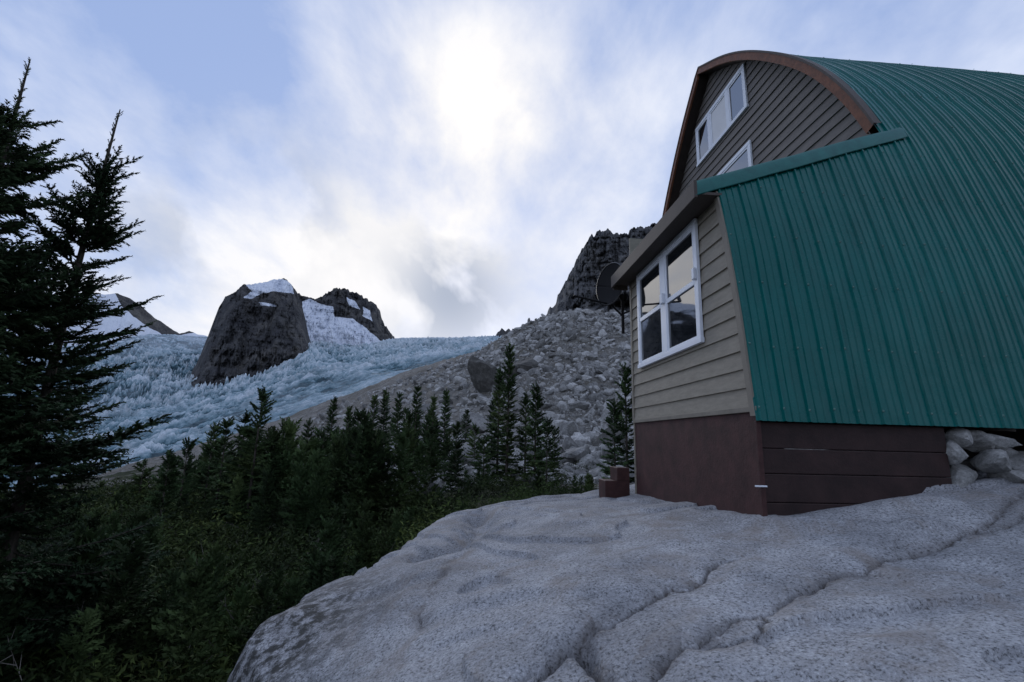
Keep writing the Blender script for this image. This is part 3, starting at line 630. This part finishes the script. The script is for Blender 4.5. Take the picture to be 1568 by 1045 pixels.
# windows
def bar(nm,s0,s1,t0,t1,z0,z1,m=M_white): box(nm,s0,s1,t0,t1,z0,z1,m,.004)
def window(sp,t0,t1,z0,z1,units,case=.085,hung=True,tag="window",curt=()):
    bar(tag+"_casing_top",sp-.045,sp,t0,t1,z1-case,z1); bar(tag+"_casing_bottom",sp-.055,sp,t0-.02,t1+.02,z0,z0+case*.8)
    bar(tag+"_casing_near",sp-.043,sp,t0,t0+case,z0+case*.8,z1-case); bar(tag+"_casing_far",sp-.043,sp,t1-case,t1,z0+case*.8,z1-case)
    a,b_=z0+case*.8,z1-case
    for i,(ua,ub) in enumerate(units):
        m="%s_%d"%(tag,i); w=.045
        box(m+"_glass",sp-.014,sp-.010,ua,ub,a,b_,M_curt if i in curt else M_glass,0)
        bar(m+"_sash_l",sp-.034,sp-.015,ua,ua+w,a,b_);bar(m+"_sash_r",sp-.034,sp-.015,ub-w,ub,a,b_)
        bar(m+"_sash_t",sp-.033,sp-.015,ua+w,ub-w,b_-w,b_);bar(m+"_sash_b",sp-.033,sp-.015,ua+w,ub-w,a,a+w)
        if hung: bar(m+"_meeting_rail",sp-.038,sp-.016,ua+w,ub-w,(a+b_)/2-.035,(a+b_)/2+.035)
        if i<len(units)-1: bar(m+"_mullion",sp-.041,sp,ub,units[i+1][0],a,b_)
window(-.001,1.02,3.38,1.27,2.97,[(1.10,2.10),(2.28,3.30)],tag="annex_window")
box("window_vent_box",-.09,-.045,1.03,1.10,2.12,2.28,M_white,.01); box("window_vent_box_mid",-.09,-.042,2.12,2.22,2.10,2.26,M_white,.01)
window(2.850,4.15,6.55,7.28,8.40,[(4.23,4.85),(4.97,5.75),(5.87,6.47)],hung=False,tag="loft_window",curt=(1,))
window(2.850,4.15,5.65,5.1,6.48,[(4.23,5.57)],hung=False,tag="gable_window")
# stones piled under the floor
T3s=[rock_tpl(3,70+i,10,.6,.12) for i in range(6)]; its=[]; R5=np.random.default_rng(9)
for k in range(70):
    s=2.2+R5.uniform(0,5.5); t=.15+R5.uniform(0,.55); lv=R5.integers(0,3); p=HW(s,t,0); zb=float(slab0(p[0],p[1])); z=zb+.08+lv*.17
    if z>.12: continue
    its.append(((p[0],p[1],z),(R5.uniform(.12,.26),R5.uniform(.12,.2),R5.uniform(.08,.13)),k))
its+= [((*HW(2.28,.12,0)[:2],-.27),(.2,.15,.1),1),((*HW(2.62,.06,0)[:2],-.10),(.27,.18,.12),2),((*HW(2.2,.12,0)[:2],-.03),(.15,.13,.12),3),((*HW(2.75,.0,0)[:2],-.26),(.16,.14,.07),4),((*HW(2.3,.1,0)[:2],.15),(.18,.14,.09),2),((*HW(2.7,.12,0)[:2],.12),(.22,.14,.08),0)]
stamp_rocks("foundation_stones",its,T3s,M_stone,hut,tilt=.25)
# satellite dish on a mast at the far corner of the annex
dd=ray(938,438); c0=np.array(dd)*(9.3/dd[1])
dish=empty("satellite_dish",tuple(c0)); nrm=np.array([-.62,-.75,.22]); nrm/=np.linalg.norm(nrm); s_=np.cross(nrm,[0,0,1]);s_/=np.linalg.norm(s_);u_=np.cross(s_,nrm)
rg=np.linspace(0.02,1,10);an=np.linspace(0,2*math.pi,49); RG,AN=np.meshgrid(rg,an,indexing='ij')
V=c0+(.30*RG*np.cos(AN))[...,None]*s_+(.47*RG*np.sin(AN))[...,None]*u_+(.10*RG**2)[...,None]*nrm
od=new_mesh("reflector",V,gridfaces(10,49),M_black,True,dish); m=od.modifiers.new("thick",'SOLIDIFY'); m.thickness=.012
V=np.stack([c0+.10*nrm+(f_*.30*np.cos(an))[...,None]*s_+(f_*.47*np.sin(an))[...,None]*u_+g_*nrm for f_,g_ in ((1.0,-.015),(1.045,0),(1.0,.015))],0)
new_mesh("rim",V,gridfaces(3,49),M_greym,True,dish)
def rod(name,a,b_,r_,mt,parent):
    a=np.array(a);b_=np.array(b_);t=b_-a;t=t/np.linalg.norm(t);ref=np.array([0,0,1.]) if abs(t[2])<.9 else np.array([1.,0,0]);s=np.cross(t,ref);s/=np.linalg.norm(s);u=np.cross(t,s);k=10;an=np.arange(k)*6.2832/k
    V=np.concatenate([p+(np.cos(an)[:,None]*s+np.sin(an)[:,None]*u)*r_ for p in (a,b_)]); return new_mesh(name,V,np.array([[i,(i+1)%k,k+(i+1)%k,k+i] for i in range(k)]),mt,True,parent)
mt_=HW(-.02,4.3,0)[:2]
fd=np.array([-.88,-.42,.05]); fd/=np.linalg.norm(fd); f0=c0-u_*.42
rod("mast",(*mt_,2.1),(*mt_,2.9),.03,M_black,dish); rod("feed_arm",f0,f0+fd*.85,.018,M_black,dish); rod("feed_horn",f0+fd*.83,f0+fd*.83+np.array([.02,.03,.10]),.035,M_greym,dish)
rod("mast_bracket",HW(.1,3.86,2.5),(*mt_,2.5),.02,M_black,dish); rod("back_strut",c0,(*mt_,2.8),.04,M_black,dish); rod("lower_strut",f0,(*mt_,2.45),.02,M_black,dish)

# ------------------------------------------------------------------ WORLD
w=bpy.data.worlds.new("World"); scene.world=w; w.use_nodes=True; nt=w.node_tree; bg=nt.nodes["Background"]
SUN_EL=math.radians(16); SUN_AZ=bearing(700,500)[0]
sky=N(nt,'ShaderNodeTexSky',sky_type='NISHITA'); sky.sun_disc=False; sky.sun_elevation=SUN_EL; sky.sun_rotation=SUN_AZ; sky.air_density=1.; sky.dust_density=.6; sky.ozone_density=2.
tc=N(nt,'ShaderNodeTexCoord'); sx=N(nt,'ShaderNodeSeparateXYZ'); nt.links.new(tc.outputs['Generated'],sx.inputs[0])
zc_=math_(nt,'ADD',math_(nt,'MAXIMUM',sx.outputs[2],0.),.45)
cb=N(nt,'ShaderNodeCombineXYZ'); nt.links.new(math_(nt,'DIVIDE',sx.outputs[0],zc_),cb.inputs[0]); nt.links.new(math_(nt,'DIVIDE',sx.outputs[1],zc_),cb.inputs[1])
mp=N(nt,'ShaderNodeMapping'); mp.inputs['Rotation'].default_value=(0,0,math.radians(-22)); mp.inputs['Scale'].default_value=(1.7,1.15,1); mp.inputs['Location'].default_value=(1.7,.9,0); nt.links.new(cb.outputs[0],mp.inputs[0])
n1=noise(nt,mp.outputs[0],1.9,7,.58,.15)
n2=noise(nt,tc.outputs['Generated'],4.2,5,.55,.3)
def lobe(px,py,deg):
    d=ray(px,py); l=math.sqrt(sum(q*q for q in d)); dt=N(nt,'ShaderNodeVectorMath',operation='DOT_PRODUCT'); nt.links.new(tc.outputs['Generated'],dt.inputs[0]); dt.inputs[1].default_value=tuple(q/l for q in d)
    return math_(nt,'EXPONENT',math_(nt,'MULTIPLY',math_(nt,'SUBTRACT',dt.outputs['Value'],1.),1/(1-math.cos(math.radians(deg)))))
L1=lobe(740,190,18); L2=lobe(440,470,19); L3=lobe(650,300,5); Lb=lobe(40,40,20); Lc=lobe(1150,40,14)
hz=math_(nt,'EXPONENT',math_(nt,'MULTIPLY',math_(nt,'MAXIMUM',sx.outputs[2],0.),-5))
f=math_(nt,'ADD',n1,math_(nt,'MULTIPLY',L1,.12)); f=math_(nt,'ADD',f,math_(nt,'MULTIPLY',L2,.14)); f=math_(nt,'ADD',f,math_(nt,'MULTIPLY',hz,.12)); f=math_(nt,'SUBTRACT',f,math_(nt,'MULTIPLY',L3,.15)); f=math_(nt,'SUBTRACT',f,math_(nt,'MULTIPLY',Lb,.12)); f=math_(nt,'SUBTRACT',f,math_(nt,'MULTIPLY',Lc,.08))
mask=ramp(nt,f,[(.36,g3(.02)),(.54,g3(.5)),(.70,g3(1))])
skyc=mixc(nt,.75,sky.outputs[0],(3.6,4.8,8.1))
cl=mixc(nt,math_(nt,'ADD',L1,math_(nt,'MULTIPLY',L2,.8),clamp=True),(7.1,7.7,9.2),(9.4,9.2,9.1))
c=mixc(nt,mask,skyc,cl)
G=math_(nt,'ADD',lobe(690,450,7),math_(nt,'ADD',math_(nt,'MULTIPLY',lobe(420,330,7),.6),math_(nt,'MULTIPLY',lobe(260,360,6),.4)),clamp=True)
gm=math_(nt,'MULTIPLY',G,ramp(nt,n2,[(.42,g3(0)),(.54,g3(.95))])); c=mixc(nt,gm,c,(4.0,4.5,5.6))
nt.links.new(c,bg.inputs[0]); bg.inputs[1].default_value=.110
sun=bpy.data.lights.new("sun",'SUN'); sun.energy=.55; sun.angle=math.radians(20); sun.color=(1,.95,.88)
so=bpy.data.objects.new("sun",sun); scene.collection.objects.link(so)
d=Vector((math.sin(SUN_AZ)*math.cos(SUN_EL),math.cos(SUN_AZ)*math.cos(SUN_EL),math.sin(SUN_EL))); so.rotation_euler=d.to_track_quat('Z','Y').to_euler()
print("verts slab",len(slab.data.vertices),"thicket",cnt,"bushes",k,"rocks",len(items))
